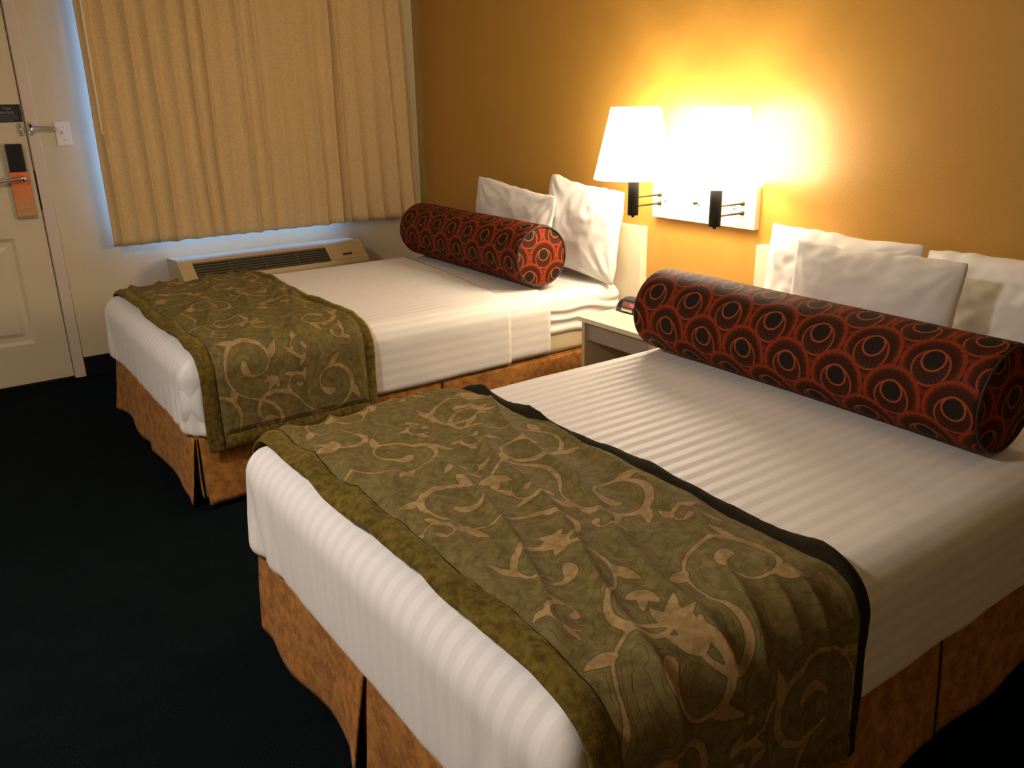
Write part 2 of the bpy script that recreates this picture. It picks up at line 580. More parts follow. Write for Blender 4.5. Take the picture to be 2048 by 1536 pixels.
# door slab with two recessed panels, each panel its own piece
dy0, dy1, dz1 = DOOR[0] + .003, DOOR[1] - .004, DOOR[2] - .004
PAN = [(0.225, 0.775), (1.50, 1.92)]
py0, py1 = dy0 + .14, dy1 - .145
bm = bmesh.new()
add_box(bm, -0.042, 0.0, dy0, py0, 0.012, dz1)
add_box(bm, -0.042, 0.0, py1, dy1, 0.012, dz1)
zz = 0.012
for a, b in PAN + [(dz1, None)]:
    add_box(bm, -0.042, 0.0, py0, py1, zz, a)
    zz = b
door = struct(bm_obj('door_1', bm, M['door']))
for a, b in PAN:
    bm = bmesh.new()
    # sloping bevel round a raised field
    rings = [(0.0, 0.0), (0.018, -0.012), (0.040, -0.012), (0.062, -0.003)]
    loops = []
    for ins, dep in rings:
        loops.append([bm.verts.new((dep, y, z)) for y, z in ((py0 + ins, a + ins), (py1 - ins, a + ins), (py1 - ins, b - ins), (py0 + ins, b - ins))])
    for l0, l1 in zip(loops, loops[1:]):
        for k in range(4):
            bm.faces.new((l0[k], l0[(k + 1) % 4], l1[(k + 1) % 4], l1[k]))
    bm.faces.new(loops[-1])
    bm_obj('door_panel', bm, M['door'], door)
box('latch_edge', -0.03, 0.0022, dy1 - .0015, dy1 + .0062, 0.905, 1.10, M['bronze'], door)
lockp = box('lock_plate', 0.0, 0.016, dy1 - .112, dy1 - .022, 0.868, 1.10, M['brass'], door, bevel=0.003)
box('card_reader', 0.016, 0.030, -2.322, -2.247, 1.098, 1.232, M['black_plastic'], door, bevel=0.004)
box('card_reader_base', 0.0, 0.016, -2.318, -2.251, 1.102, 1.228, M['black_plastic'], door)
lev = lathe('door_lever', [(0.0, 0.0), (0.013, 0.0), (0.013, 0.048), (0.010, 0.052), (0.0, 0.053)], (0.016, -2.272, 1.066), M['chrome'], door, seg=20, axis='x')
tube('lever_handle', [(0.056, -2.274, 1.066), (0.058, -2.30, 1.066), (0.057, -2.34, 1.062), (0.054, -2.385, 1.058), (0.048, -2.40, 1.057)], 0.0085, M['steel'], lev, seg=10)
lathe('peephole', [(0.0, 0.004), (0.005, 0.004), (0.007, 0.0)], (0.0, -2.338, 1.265), M['bronze'], door, seg=14, axis='x')

# orange card on the lever
t_h = thing('door_hanger', (0.02, -2.284, 0.875), 'orange do-not-disturb card hanging from the door lever', 'door hanger')
bm = bmesh.new()
add_box(bm, 0.0205, 0.0217, -2.325, -2.243, 0.882, 1.098)
bm_obj('card', bm, M['hanger'], t_h)
for k, (yy, zz, w, h) in enumerate(((-2.284, 0.935, 0.010, 0.012), (-2.284, 0.915, 0.045, 0.004), (-2.284, 0.905, 0.05, 0.006))):
    box('print_mark', 0.0217, 0.0221, yy - w / 2, yy + w / 2, zz, zz + h, M['brass'], t_h)

# black notice
t_s = thing('door_notice', (0.002, -2.29, 1.333), 'black safety notice with pale lettering on the cream door', 'sign')
box('notice_plate', 0.0, 0.0025, -2.385, -2.2185, 1.333, 1.416, M['sign_black'], t_s)
def on_left_wall(y, z, x=0.003):
    # text plane: x -> +y, y -> +z, normal +x
    return Matrix(((0, 0, 1, x), (1, 0, 0, y), (0, 1, 0, z), (0, 0, 0, 1)))
text_mesh('lettering', 'For Your', 0.021, M['grey_ink'], t_s, on_left_wall(-2.296, 1.399))
text_mesh('lettering', 'Protection', 0.021, M['grey_ink'], t_s, on_left_wall(-2.296, 1.380))
for k in range(4):
    w = (.060, .066, .064, .045)[k]
    box('print_line', 0.0025, 0.0029, -2.302 - w, -2.302 + w, 1.3650 - .0085 * k, 1.3685 - .0085 * k, M['dim_ink'], t_s)

# swing bar latch
t_l = thing('swing_bar_latch', (0.012, -2.19, 1.27), 'chrome swing bar door latch beside the black notice', 'latch')
box('keeper', 0.0, 0.008, -2.246, -2.226, 1.268, 1.330, M['chrome'], t_l, bevel=0.003)
tube('keeper_post', [(0.008, -2.232, 1.300), (0.03, -2.232, 1.300)], 0.006, M['chrome'], t_l)
box('hinge_plate', 0.012, 0.018, -2.204, -2.183, 1.27, 1.333, M['chrome'], t_l, bevel=0.002)
tube('hinge_barrel', [(0.026, -2.192, 1.278), (0.026, -2.192, 1.322)], 0.008, M['chrome'], t_l)
tube('swing_bar', [(0.026, -2.192, 1.312), (0.030, -2.15, 1.309), (0.030, -2.10, 1.306), (0.030, -2.082, 1.300), (0.030, -2.10, 1.292), (0.030, -2.15, 1.291), (0.026, -2.192, 1.290)], 0.0042, M['brass'], t_l)

# light switch
t_w = thing('light_switch', (0.0, -2.05, 1.215), 'cream toggle light switch plate between door and curtain', 'light switch')
box('switch_plate', 0.0, 0.006, -2.085, -2.015, 1.215, 1.329, M['white_plastic'], t_w, bevel=0.0025)
box('toggle', 0.004, 0.018, -2.055, -2.045, 1.268, 1.285, M['white_plastic'], t_w, bevel=0.002)
for zz in (1.242, 1.302):
    lathe('screw', [(0.0, 0.0016), (0.003, 0.0014), (0.0035, 0.0)], (0.006, -2.05, zz), M['steel'], t_w, seg=12, axis='x')

# ------------------------------------------------------------------ air conditioner under the window
AY0, AY1 = -1.645, -0.560
t_a = thing('air_conditioner', (0.15, (AY0 + AY1) / 2, 0.10), 'beige wall air conditioner under the curtain behind the far bed', 'air conditioner')
prof = [(0.001, 0.12), (0.001, 0.588), (0.19, 0.598), (0.205, 0.594), (0.318, 0.505), (0.325, 0.49), (0.325, 0.12)]
def extrude_prof(bm, prof, ya, yb, taper=0.0):
    n = len(prof)
    a = [bm.verts.new((x, ya, z)) for x, z in prof]
    b = [bm.verts.new((x, yb, z)) for x, z in prof]
    for i in range(n):
        j = (i + 1) % n
        bm.faces.new((a[i], a[j], b[j], b[i]))
    bm.faces.new(a); bm.faces.new(list(reversed(b)))
GY0, GY1 = AY0 + .075, AY1 - .235
# the sloping face is left open where the grille sits
bm = bmesh.new()
extrude_prof(bm, prof, AY0, GY0)
extrude_prof(bm, prof, GY1, AY1)
gA, gB = (0.222, 0.581), (0.312, 0.510)     # top and bottom of the grille on the slope
mid_prof = [(0.001, 0.12), (0.001, 0.588), (0.19, 0.598), (0.205, 0.594), gA, (gA[0] - .03, gA[1] - .045), (gB[0] - .03, gB[1] - .045), gB, (0.318, 0.505), (0.325, 0.49), (0.325, 0.12)]
extrude_prof(bm, mid_prof, GY0, GY1)
bmesh.ops.remove_doubles(bm, verts=bm.verts[:], dist=1e-5)
bm_obj('housing', bm, M['ac_body'], t_a)
def slope_pt(f, depth):
    x = gA[0] + (gB[0] - gA[0]) * f
    z = gA[1] + (gB[1] - gA[1]) * f
    return x - depth * 0.62, z - depth * 0.785
bm = bmesh.new()
a = slope_pt(0.0, 0.020); b = slope_pt(1.0, 0.020); c = slope_pt(1.0, 0.024); d = slope_pt(0, 0.024)
extrude_prof(bm, [a, b, c, d], GY0, GY1)
bm_obj('grille_recess', bm, M['ac_dark'], t_a)
for k in range(6):
    f = (k + 0.5) / 6
    bm = bmesh.new()
    a = slope_pt(f - .030, 0.0); b = slope_pt(f + .030, 0.0); c = slope_pt(f + .030, 0.018); d = slope_pt(f - .030, 0.018)
    extrude_prof(bm, [a, b, c, d], GY0 + .001, GY1 - .001)
    bm_obj('grille_slat', bm, M['ac_slat'], t_a)
for k in range(1, 4):
    yy = GY0 + (GY1 - GY0) * k / 4
    bm = bmesh.new()
    extrude_prof(bm, [slope_pt(.01, -.001), slope_pt(.99, -.001), slope_pt(.99, .012), slope_pt(.01, .012)], yy - .002, yy + .002)
    bm_obj('grille_rib', bm, M['ac_slat'], t_a)
bm = bmesh.new()
def sl(f, dep):
    x = 0.205 + (0.318 - 0.205) * f; z = 0.594 + (0.505 - 0.594) * f
    return x + dep * .62, z + dep * .785
extrude_prof(bm, [sl(.10, .003), sl(.93, .003), sl(.93, -.002), sl(.10, -.002)], GY1 + .02, AY1 - .03)
bm_obj('control_door', bm, M['ac_body'], t_a)
bm = bmesh.new()
extrude_prof(bm, [sl(.62, .0042), sl(.72, .0042), sl(.72, .001), sl(.62, .001)], AY1 - .15, AY1 - .09)
bm_obj('finger_slot', bm, M['ac_dark'], t_a)

# ------------------------------------------------------------------ curtains
def curtain(name, ya, yb, za, zb, pitch, seed, label, top_pinch=0.0, xc=0.082, curl=(0, 0)):
    rnd = random.Random(seed)
    n = max(3, int(round((yb - ya) / pitch)))
    # pleat centres with uneven spacing
    w = [rnd.uniform(.75, 1.3) for _ in range(n)]
    s = sum(w); edges = [0]
    for k in w: edges.append(edges[-1] + k / s)
    amps = [rnd.uniform(.55, 1.0) for _ in range(n)]
    NU, NV = 26 * n, 40
    verts = []
    for i in range(NU + 1):
        u = i / NU
        k = min(n - 1, next(j for j in range(n) if u <= edges[j + 1] + 1e-9))
        f = (u - edges[k]) / (edges[k + 1] - edges[k])
        for j in range(NV + 1):
            v = j / NV
            z = zb + (za - zb) * v
            ff = f + .10 * nz(u * 9, v * 1.6, seed) * (v)
            g = 0.5 - 0.5 * math.cos(2 * PI * ff)
            g = g ** 0.9
            x = xc + 0.036 * amps[k] * (g - .35) * (0.75 + .25 * v) + 0.012 * nz(u * 5, v * 2.2, seed + 3)
            dl, dr = u * (yb - ya), (1 - u) * (yb - ya)
            if curl[0] and dl < .05: x = 0.030 + (x - 0.030) * math.sin(dl / .05 * PI / 2)
            if curl[1] and dr < .035: x = 0.020 + (x - 0.020) * math.sin(dr / .035 * PI / 2)
            y = ya + (yb - ya) * u
            y += 0.010 * math.sin(2 * PI * ff) * (0.4 + .6 * v)
            y = y + 0.010 * nz(u * 7, v * 2, seed + 9)
            if top_pinch:
                y = y - top_pinch * (1 - v) * u
            verts.append((x, y, z + (0.006 * nz(u * 20, 0, seed) if j == NV else 0)))
    o = mesh_obj(name, verts, grid_faces(NU + 1, NV + 1), M['lining'])
    o.data.materials.append(M['curtain'])
    md = solidify(o, 0.0025, 0).modifiers[0]
    md.use_rim = True
    md.material_offset = 1
    md.material_offset_rim = 1
    return tag(o, label, 'curtain', 'curtains over the window')
curtain('curtain', -1.915, -0.560, 0.690, 2.13, 0.094, 3, 'wide gold woven curtain panel nearest the door', curl=(0, 1))
curtain('curtain', -0.605, -0.050, 0.690, 2.13, 0.110, 11, 'narrow gold woven curtain panel beside the ochre wall', top_pinch=0.06, xc=0.080, curl=(1, 0))
t_r = thing('curtain_rod', (0.06, -1.0, 2.14), 'slim metal curtain track above the gold curtains', 'curtain rod')
box('track', 0.05, 0.09, -1.95, -0.03, 2.135, 2.165, M['rod'], t_r, bevel=0.004)
for yy in (-1.9, -1.0, -0.1):
    box('bracket', 0.0, 0.05, yy - .01, yy + .01, 2.13, 2.17, M['rod'], t_r)
o = tube('curtain_wand', [(0.142, -1.892, 2.12), (0.144, -1.893, 1.7), (0.144, -1.893, 1.266)], 0.0060, M['wand'])
tag(o, 'slender pale curtain wand hanging at the left edge', 'curtain wand')

# ------------------------------------------------------------------ beds
def contour(x0, x1, yf, yh, rc, d, closed, ns=60, nc=10, nf=70):
    """plan outline inset by d: near side from head to foot, foot, far side, (head). Rows of (x, y, section)"""
    q = max(rc, d)
    r = max(rc - d, 0.0)
    hq = yh - (q if closed else 0.0)
    P = []
    for i in range(ns):
        P.append((x1 - d, hq + (yf + q - hq) * i / ns, 0))
    for i in range(nc):
        a = (PI / 2) * i / nc
        P.append((x1 - q + r * math.cos(a), yf + q - r * math.sin(a), 1))
    for i in range(nf):
        P.append((x1 - q + (x0 - x1 + 2 * q) * i / nf, yf + d, 2))
    for i in range(nc):
        a = (PI / 2) * i / nc
        P.append((x0 + q - r * math.sin(a), yf + q - r * math.cos(a), 3))
    for i in range(ns + (0 if closed else 1)):
        P.append((x0 + d, yf + q + (hq - yf - q) * i / ns, 4))
    if closed:
        for i in range(nc):
            a = (PI / 2) * i / nc
            P.append((x0 + q - r * math.cos(a), yh - q + r * math.sin(a), 5))
        for i in range(nf // 2):
            P.append((x0 + q + (x1 - x0 - 2 * q) * i / (nf // 2), yh - d, 6))
        for i in range(nc):
            a = (PI / 2) * i / nc
            P.append((x1 - q + r * math.sin(a), yh - q + r * math.cos(a), 7))
    return P

def shell(name, x0, x1, yf, yh, zb, zt, rt, rb, rc, mat, parent, closed, wr=None, ns=60, nf=70, nvert=8, crown=0.012, skew=0.0):
    prof = []
    for i in range(5):
        a = (PI / 2) * (1 - i / 5)
        prof.append((rb - rb * math.cos(a), zb + rb - rb * math.sin(a)))
    for i in range(nvert + 1):
        prof.append((0.0, zb + rb + (zt - rt - zb - rb) * i / nvert))
    for i in range(1, 9):
        a = (PI / 2) * i / 8
        prof.append((rt - rt * math.cos(a), zt - rt + rt * math.sin(a)))
    half = (x1 - x0) / 2
    nt = 16
    for i in range(1, nt + 1):
        prof.append((rt + (half - rt) * i / nt, zt))
    verts, across = [], []
    cx = (x0 + x1) / 2
    for d, z in prof:
        P = contour(x0, x1, yf, yh, rc, d, closed, ns=ns, nf=nf)
        for x, y, s in P:
            zz = z
            if d > rt:
                zz += crown * (1 - (1 - (d - rt) / (half - rt)) ** 2)
            ysk = y + skew * (x - cx) * max(0.0, (y - yf) / (yh - yf)) ** 2
            verts.append((x, ysk, zz))
            if s == 2 or s == 6 or d >= rt:
                across.append(x)
            else:
                drop = max(0.0, zt - z)
                sg = 1 if x > cx else -1
                f = 1.0 if s in (0, 4) else 0.0
                across.append(x + sg * drop * f)
    n = len(P)
    faces = []
    for i in range(len(prof) - 1):
        for j in range(n if closed else n - 1):
            j2 = (j + 1) % n
            faces.append((i * n + j, (i + 1) * n + j, (i + 1) * n + j2, i * n + j2))
    o = mesh_obj(name, verts, faces, mat, parent, True, attrs={'across': across})
    b = bmesh.new(); b.from_mesh(o.data)
    bmesh.ops.remove_doubles(b, verts=b.verts[:], dist=1e-5)
    bmesh.ops.recalc_face_normals(b, faces=b.faces[:])
    # outward test
    top = max(b.faces, key=lambda f: f.calc_center_median().z)
    if top.normal.z < 0:
        bmesh.ops.reverse_faces(b, faces=b.faces[:])
    b.to_mesh(o.data); b.free()
    o.data.update()
    if wr: displace(o, wr)
    return o

TOP, MB = 0.560, 0.272      # top of the made bed, underside of the mattress
BW = 1.32

def skirt_panel(name, p0, p1, out, ztop, zbot, parent, seed, n=48, mv=14, flare=0.018, wave=0.010, ends=(0.0, 0.0), k=2.2):
    p0, p1, out = Vector(p0), Vector(p1), Vector(out)
    L = (p1 - p0).length
    t = (p1 - p0) / L
    verts = []
    for i in range(n + 1):
        u = i / n
        for j in range(mv + 1):
            v = j / mv                 # 0 top .. 1 bottom
            o = 0.004 + flare * v + wave * v * math.sin(u * L * 2 * PI * k + seed) + 0.010 * v * nz(u * L * 5, v, seed)
            e = ends[0] * v * max(0, 1 - u / .12) + ends[1] * v * max(0, 1 - (1 - u) / .12)
            o += e
            p = p0 + t * (u * L) + out * o
            zz = ztop + (zbot - ztop) * v + 0.006 * v * nz(u * L * 6, 3.1, seed)
            verts.append((p.x, p.y, zz))
    ob = mesh_obj(name, verts, grid_faces(n + 1, mv + 1), M['skirt'], parent)
    return solidify(ob, 0.004, 0)

def make_bed(x0, yf, yh, label, seed):
    x1 = x0 + BW
    t = thing('bed', ((x0 + x1) / 2, (yf + yh) / 2, 0.0), label, 'bed')
    i = 0.022
    box('box_spring', x0 + i, x1 - i, yf + i, yh, 0.03, MB, M['box_spring'], t, bevel=0.012)
    for lx in (x0 + .12, x1 - .12):
        for ly in (yf + .15, yh - .15):
            lathe('bed_foot', [(0.0, 0.0), (0.025, 0.0), (0.03, 0.032), (0.0, 0.032)], (lx, ly, 0.0), M['black_plastic'], t, seg=14)
    sk = box('skirt_platform', x0 + .012, x1 - .012, yf + .012, yh, MB - .004, MB + .002, M['skirt'], t)
    xm = (x0 + x1) / 2
    zt, zb = MB - .002, 0.022
    # foot: two halves with an open pleat between them; sides; corner inserts set back
    skirt_panel('foot_skirt', (x0 + .012, yf + .012, 0), (xm - .008, yf + .012, 0), (0, -1, 0), zt, zb, t, seed, ends=(.012, .018))
    skirt_panel('foot_skirt', (xm + .008, yf + .012, 0), (x1 - .016, yf + .012, 0), (0, -1, 0), zt, zb, t, seed + 5, ends=(.006, .022))
    skirt_panel('pleat_insert', (xm - .06, yf + .020, 0), (xm + .06, yf + .020, 0), (0, -1, 0), zt, zb + .01, t, seed + 8, n=10, flare=0.0, wave=0.0)
    skirt_panel('pleat_insert', (x1 - .06, yf + .020, 0), (x1 - .018, yf + .020, 0), (0, -1, 0), zt, zb + .01, t, seed + 9, n=10, flare=0.0, wave=0.0)
    ymid = (yf + yh) / 2
    for xs, o in ((x1 - .012, 1), (x0 + .012, -1)):
        skirt_panel('side_skirt', (xs, yf + .020, 0), (xs, ymid - .008, 0), (o, 0, 0), zt, zb, t, seed + 11, ends=(.012, .012))
        skirt_panel('side_skirt', (xs, ymid + .008, 0), (xs, yh - .01, 0), (o, 0, 0), zt, zb, t, seed + 13, ends=(.012, .0))
        skirt_panel('pleat_insert', (xs - o * .008, ymid - .05, 0), (xs - o * .008, ymid + .05, 0), (o, 0, 0), zt, zb + .01, t, seed + 15, n=10, flare=0.0, wave=0.0)
    shell('mattress', x0 + .012, x1 - .012, yf + .045, yh, MB + .002, TOP - .012, 0.06, 0.03, 0.06, M['mattress'], t, True, ns=30, nf=30, crown=0.0)
    return t

def foot_folds(x0, x1, yf, seed, amp=0.007):
    """wrinkles of a tucked sheet: drapes at the foot corners, a slow ripple everywhere else"""
    def fn(x, y, z, n):
        d = 0.0022 * nz(x * 4, y * 4, z * 4 + seed) + 0.001 * nz(x * 14, y * 14, z * 9 + seed)
        low = max(0.0, min(1.0, (TOP - .03 - z) / .16))
        if abs(n.z) < 0.9 and y < yf + 0.35:
            a = math.atan2(y - (yf + .06), x - (x0 + x1) / 2)
            for cx in (x0, x1):
                dist = math.hypot(x - cx, y - yf)
                fall = math.exp(-(dist / 0.17) ** 2)
                s = (x - cx) - (y - yf)
                d += amp * 1.9 * low * fall * math.sin(s * 62 + 6 * nz(x * 3, y * 3, z * 4 + seed))
            d += amp * 0.35 * low * nz(x * 16, seed, z * 2.2)
        elif abs(n.z) < 0.9:
            d += amp * 0.5 * low * nz(y * 9, seed, z * 2.0)
        return d
    return fn

# ---- far bed
B1X, B1F, B1H = 0.712, -2.112, -0.056
B2X, B2F, B2H = 2.888, -2.190, -0.056
bed1 = make_bed(B1X, B1F, B1H, 'bed nearest the window with tan pleated skirt', 2.0)
bed2 = make_bed(B2X, B2F, B2H, 'large front bed with tan pleated skirt beside the nightstand', 4.4)

def fitted_folds(x, y, z, n):
    d = 0.0015 * nz(x * 5, y * 5, z * 5)
    if n.x > 0.4 or n.x < -0.4:
        s = (z - .36) * 1.0 + (y + .3) * 0.10
        d += 0.0055 * math.sin(s * 120 + 3.0 * nz(y * 5, z * 9, 2.0)) * max(0.0, min(1.0, (TOP - .03 - z) / .05)) * max(0.0, min(1, (z - .33) / .04))
    return d
def fitted(x0, yf, yh, bed):
    o = shell('fitted_sheet', x0 + .004, x0 + BW - .004, yf + .045, yh + .004, 0.365, TOP - .004, 0.065, 0.012, 0.065, M['sheet'], bed, True, wr=fitted_folds, ns=110, nf=60, nvert=22, crown=0.003)
    return o
fitted(B1X, B1F, B1H, bed1)
fitted(B2X, B2F, B2H, bed2)

def coverlet(name, x0, yf, yh, grow, zb, label, seed, top, skew=0.0):
    o = shell(name, x0 - grow, x0 + BW + grow, yf - grow, yh, zb, top, 0.085, 0.022, 0.050, M['sheet'], None, False, wr=foot_folds(x0, x0 + BW, yf, seed), skew=skew, ns=90, nf=110, nvert=16)
    solidify(o, 0.003, 1)
    return tag(o, label, 'bed sheet')
coverlet('top_sheet', B1X, B1F, -0.410, 0.000, 0.290, 'white top sheet folded back on the window bed', 1.0, TOP + .0, skew=-0.15)
coverlet('coverlet', B1X, B1F, -0.640, 0.007, 0.280, 'striped white coverlet on the window bed', 3.0, TOP + .007, skew=-0.14)
coverlet('coverlet', B2X, B2F, -0.560, 0.007, 0.272, 'striped white coverlet on the front bed', 8.0, TOP + .007)

# ------------------------------------------------------------------ bed runners
def scroll_field(S, T, seed):
    """distance (metres) to scroll work on a strip S long and T wide, sampled on a grid"""
    rnd = random.Random(seed)
    ns, nt = int(S / 0.0034), int(T / 0.0034)
    ss, tt = np.meshgrid(np.linspace(0, S, ns + 1), np.linspace(0, T, nt + 1), indexing='ij')
    D = np.full(ss.shape, 0.05)
    def stroke(P, W):
        P, W = np.asarray(P), np.asarray(W)
        for p, w in zip(P, W):
            rad = 0.055 + w
            i0, i1 = max(0, int((p[0] - rad) / S * ns)), min(ns + 1, int((p[0] + rad) / S * ns) + 2)
            j0, j1 = max(0, int((p[1] - rad) / T * nt)), min(nt + 1, int((p[1] + rad) / T * nt) + 2)
            if i0 >= i1 or j0 >= j1: continue
            d = np.hypot(ss[i0:i1, j0:j1] - p[0], tt[i0:i1, j0:j1] - p[1]) - w
            np.minimum(D[i0:i1, j0:j1], d, out=D[i0:i1, j0:j1])
    def arc_pts(fn, n):
        return [fn(i / (n - 1)) for i in range(n)]
    def leaf(p, ang, L, w):
        n = 30
        pts = [(p[0] + math.cos(ang) * L * k / n, p[1] + math.sin(ang) * L * k / n) for k in range(n + 1)]
        stroke(pts, [w * math.sin(PI * min(1, (k + 1.5) / (n + 2)) ** 0.7) + .0012 for k in range(n + 1)])
    def flower(p, ang, size):
        for da, l in ((-0.75, .75), (0, 1.0), (0.75, .75)):
            leaf(p, ang + da, size * l, size * .17)
    def spiral(c, a0, hand, r_in, r_out, turns, thin=1.0):
        n = 300
        def pt(f):
            r = r_in * (r_out / r_in) ** f
            a = a0 + hand * turns * 2 * PI * f
            return (c[0] + r * math.cos(a), c[1] + r * math.sin(a))
        P = arc_pts(pt, n)
        W = []
        for i in range(n):
            f = i / (n - 1)
            W.append(thin * 0.88 * (0.0120 * math.exp(-((f - 0.06) / .10) ** 2) + 0.0034 + 0.0075 * math.exp(-((f - .62) / .16) ** 2)))
        stroke(P, W)
        # thorn leaves off the outer turn
        for f in (.42, .68, .90):
            i = int(f * (n - 1))
            p, q = P[i], P[max(0, i - 4)]
            ang = math.atan2(p[1] - q[1], p[0] - q[0])
            leaf(p, ang - hand * 0.55, .062 * thin, .0115 * thin)
        p, q = P[-1], P[-3]
        return p, math.atan2(p[1] - q[1], p[0] - q[0])
    pitch = 0.315
    k = 0
    x = 0.06
    ends = []
    while x < S + .1:
        for row, ty in ((0, T * .27), (1, T * .76)):
            cx = x + (pitch / 2 if row else 0)
            hand = 1 if (k + row) % 2 else -1
            a0 = rnd.uniform(0, 2 * PI)
            c = (cx + rnd.uniform(-.02, .02), ty + rnd.uniform(-.02, .02))
            p, ang = spiral(c, a0, hand, 0.034, rnd.uniform(.115, .135), rnd.uniform(1.15, 1.4))
            # tail: an opposite-turning S that ends in a three-leaf flower
            n, L = 120, rnd.uniform(.20, .28)
            pts, a, q = [], ang, p
            for i in range(n):
                q = (q[0] + math.cos(a) * L / n, q[1] + math.sin(a) * L / n)
                a -= hand * (3.4 / n) * (0.4 + 1.2 * i / n)
                pts.append(q)
            stroke(pts, [0.0036 + .004 * math.sin(PI * i / n) for i in range(n)])
            flower(q, a, .070)
        x += pitch
        k += 1
    for _ in range(int(S * 45)):
        c = (rnd.uniform(0.03, S - .03), rnd.uniform(.03, T - .03))
        i, j = int(c[0] / S * ns), int(c[1] / T * nt)
        if D[i, j] > 0.040:
            spiral(c, rnd.uniform(0, 6.28), rnd.choice((-1, 1)), .014, .046, .95, thin=.62)
        elif D[i, j] > 0.029:
            flower(c, rnd.uniform(0, 6.28), .055)
    return D, ns, nt

def runner(x0, yf, ya, yb, zlow, seed, label, ridge, top, back):
    """ya front edge, yb back edge; hangs to zlow on both sides"""
    gx = 0.022
    xa, xb = x0 - gx, x0 + BW + gx
    zt = top + 0.012
    r = 0.085
    drop = zt - r - zlow
    Ltop = xb - xa - 2 * r
    A = PI / 2 * r
    S = drop * 2 + A * 2 + Ltop
    def path(s):
        """point (x, z) and outward normal on the bed's cross-section"""
        if s < drop: return xa, zlow + s, -1.0, 0.0
        s -= drop
        if s < A:
            a = s / r
            return xa + r - r * math.cos(a), zt - r + r * math.sin(a), -math.cos(a), math.sin(a)
        s -= A
        if s < Ltop: return xa + r + s, zt, 0.0, 1.0
        s -= Ltop
        if s < A:
            a = s / r
            return xb - r + r * math.sin(a), zt - r + r * math.cos(a), math.sin(a), math.cos(a)
        s -= A
        return xb, zt - r - s, 1.0, 0.0
    def foot_drop(y):
        d = y - (yf - 0.012)
        R = 0.085
        if d >= R: return 0.0
        d = max(d, 0.0)
        return R - math.sqrt(max(0.0, R * R - (R - d) ** 2))
    def surf(s, y, puff):
        x, z, nx, n_z = path(s)
        side = abs(nx)
        crown = 0.010 * max(0.0, 1 - ((x - (xa + xb) / 2) / ((xb - xa) / 2)) ** 2) * n_z
        # long soft ridges across the top, vertical creases where it hangs
        c, sn = math.cos(ridge), math.sin(ridge)
        u, v = x * c + y * sn, -x * sn + y * c
        w = nz(u * 1.8, v * 9.0, seed)
        w2 = nz(u * 4.0 + 5, v * 17.0, seed + 4)
        dsp = (1 - abs(w)) ** 3 * 0.023 + 0.0070 * w2 + 0.0040 * nz(x * 15, y * 19, z * 15 + seed) + 0.0016 * nz(x * 40, y * 40, z * 40 + seed)
        dsp *= (1 - .45 * side)
        dsp += side * 0.007 * nz(y * 11, z * 2.5, seed + 7)
        dsp += puff
        zz = z - foot_drop(y) * n_z + crown
        hang = max(0.0, (zt - r - z) / drop) if drop > 0 else 0
        return (x + nx * (dsp + .010 * hang), y, zz + n_z * dsp)
    root = thing('bed_runner', ((xa + xb) / 2, (ya + yb) / 2, zt), label, 'bed runner')
    BF, BB, BE = 0.058, 0.040, 0.055       # border widths: front, back, ends
    T = (yb - BB) - (ya + BF)
    Sp = S - 2 * BE
    D, ns, nt = scroll_field(Sp, T, seed)
    verts = []
    for i in range(ns + 1):
        s = BE + Sp * i / ns
        for j in range(nt + 1):
            y = ya + BF + T * j / nt
            e = min(j, nt - j, i, ns - i) * 0.0034
            verts.append(surf(s, y, 0.008 * min(1.0, e / .02) + .002))
    q = mesh_obj('quilted_panel', verts, grid_faces(ns + 1, nt + 1), M['runner'], root, attrs={'scroll': D.ravel()})
    def strip(name, sa, sb, yya, yyb, n, mm, roll, mat=None):
        vs = []
        for i in range(n + 1):
            s = sa + (sb - sa) * i / n
            for j in range(mm + 1):
                f = j / mm
                y = yya + (yyb - yya) * f
                yy = y
                if roll[0] or roll[1]:
                    yy = y + 0.006 * nz(s * 6, seed, 2.0) * (1 if (roll[0] and f < .5) or (roll[1] and f > .5) else 0)
                pf = 0.010 * math.sin(PI * min(1, max(0, .08 + .84 * f))) - .002
                vs.append(surf(s, yy, pf))
        o = mesh_obj(name, vs, grid_faces(n + 1, mm + 1), mat or M['velvet'], root)
        return solidify(o, 0.006, -1)
    strip('front_border', 0, S, ya, ya + BF, 420, 10, (1, 0))
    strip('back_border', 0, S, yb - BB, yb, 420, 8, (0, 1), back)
    def end_strip(sa, sb):
        vs = []
        n, mm = 12, 120
        for i in range(n + 1):
            f = i / n
            for j in range(mm + 1):
                vs.append(surf(sa + (sb - sa) * f, ya + BF + T * j / mm, 0.010 * math.sin(PI * (.08 + .84 * f)) - .002))
        o = mesh_obj('end_border', vs, grid_faces(n + 1, mm + 1), M['velvet'], root)
        return solidify(o, 0.006, -1)
    end_strip(0, BE)
    end_strip(S - BE, S)
    for ch in root.children:
        b = bmesh.new(); b.from_mesh(ch.data)
        bmesh.ops.recalc_face_normals(b, faces=b.faces[:])
        k = max(b.faces, key=lambda f: abs(f.normal.z))
        if k.normal.z < 0 and ch.name.split('.')[0] != 'end_border':
            bmesh.ops.reverse_faces(b, faces=b.faces[:])
        b.to_mesh(ch.data); b.free()
    return root
runner(B1X, B1F, -2.070, -1.400, 0.225, 5, 'olive scroll-patterned bed runner across the window bed', -0.3, TOP + .007, M['velvet'])
runner(B2X, B2F, -2.155, -1.500, 0.215, 9, 'large olive scroll-patterned bed runner across the front bed', -0.3, TOP + .007, M['nap_shade'])

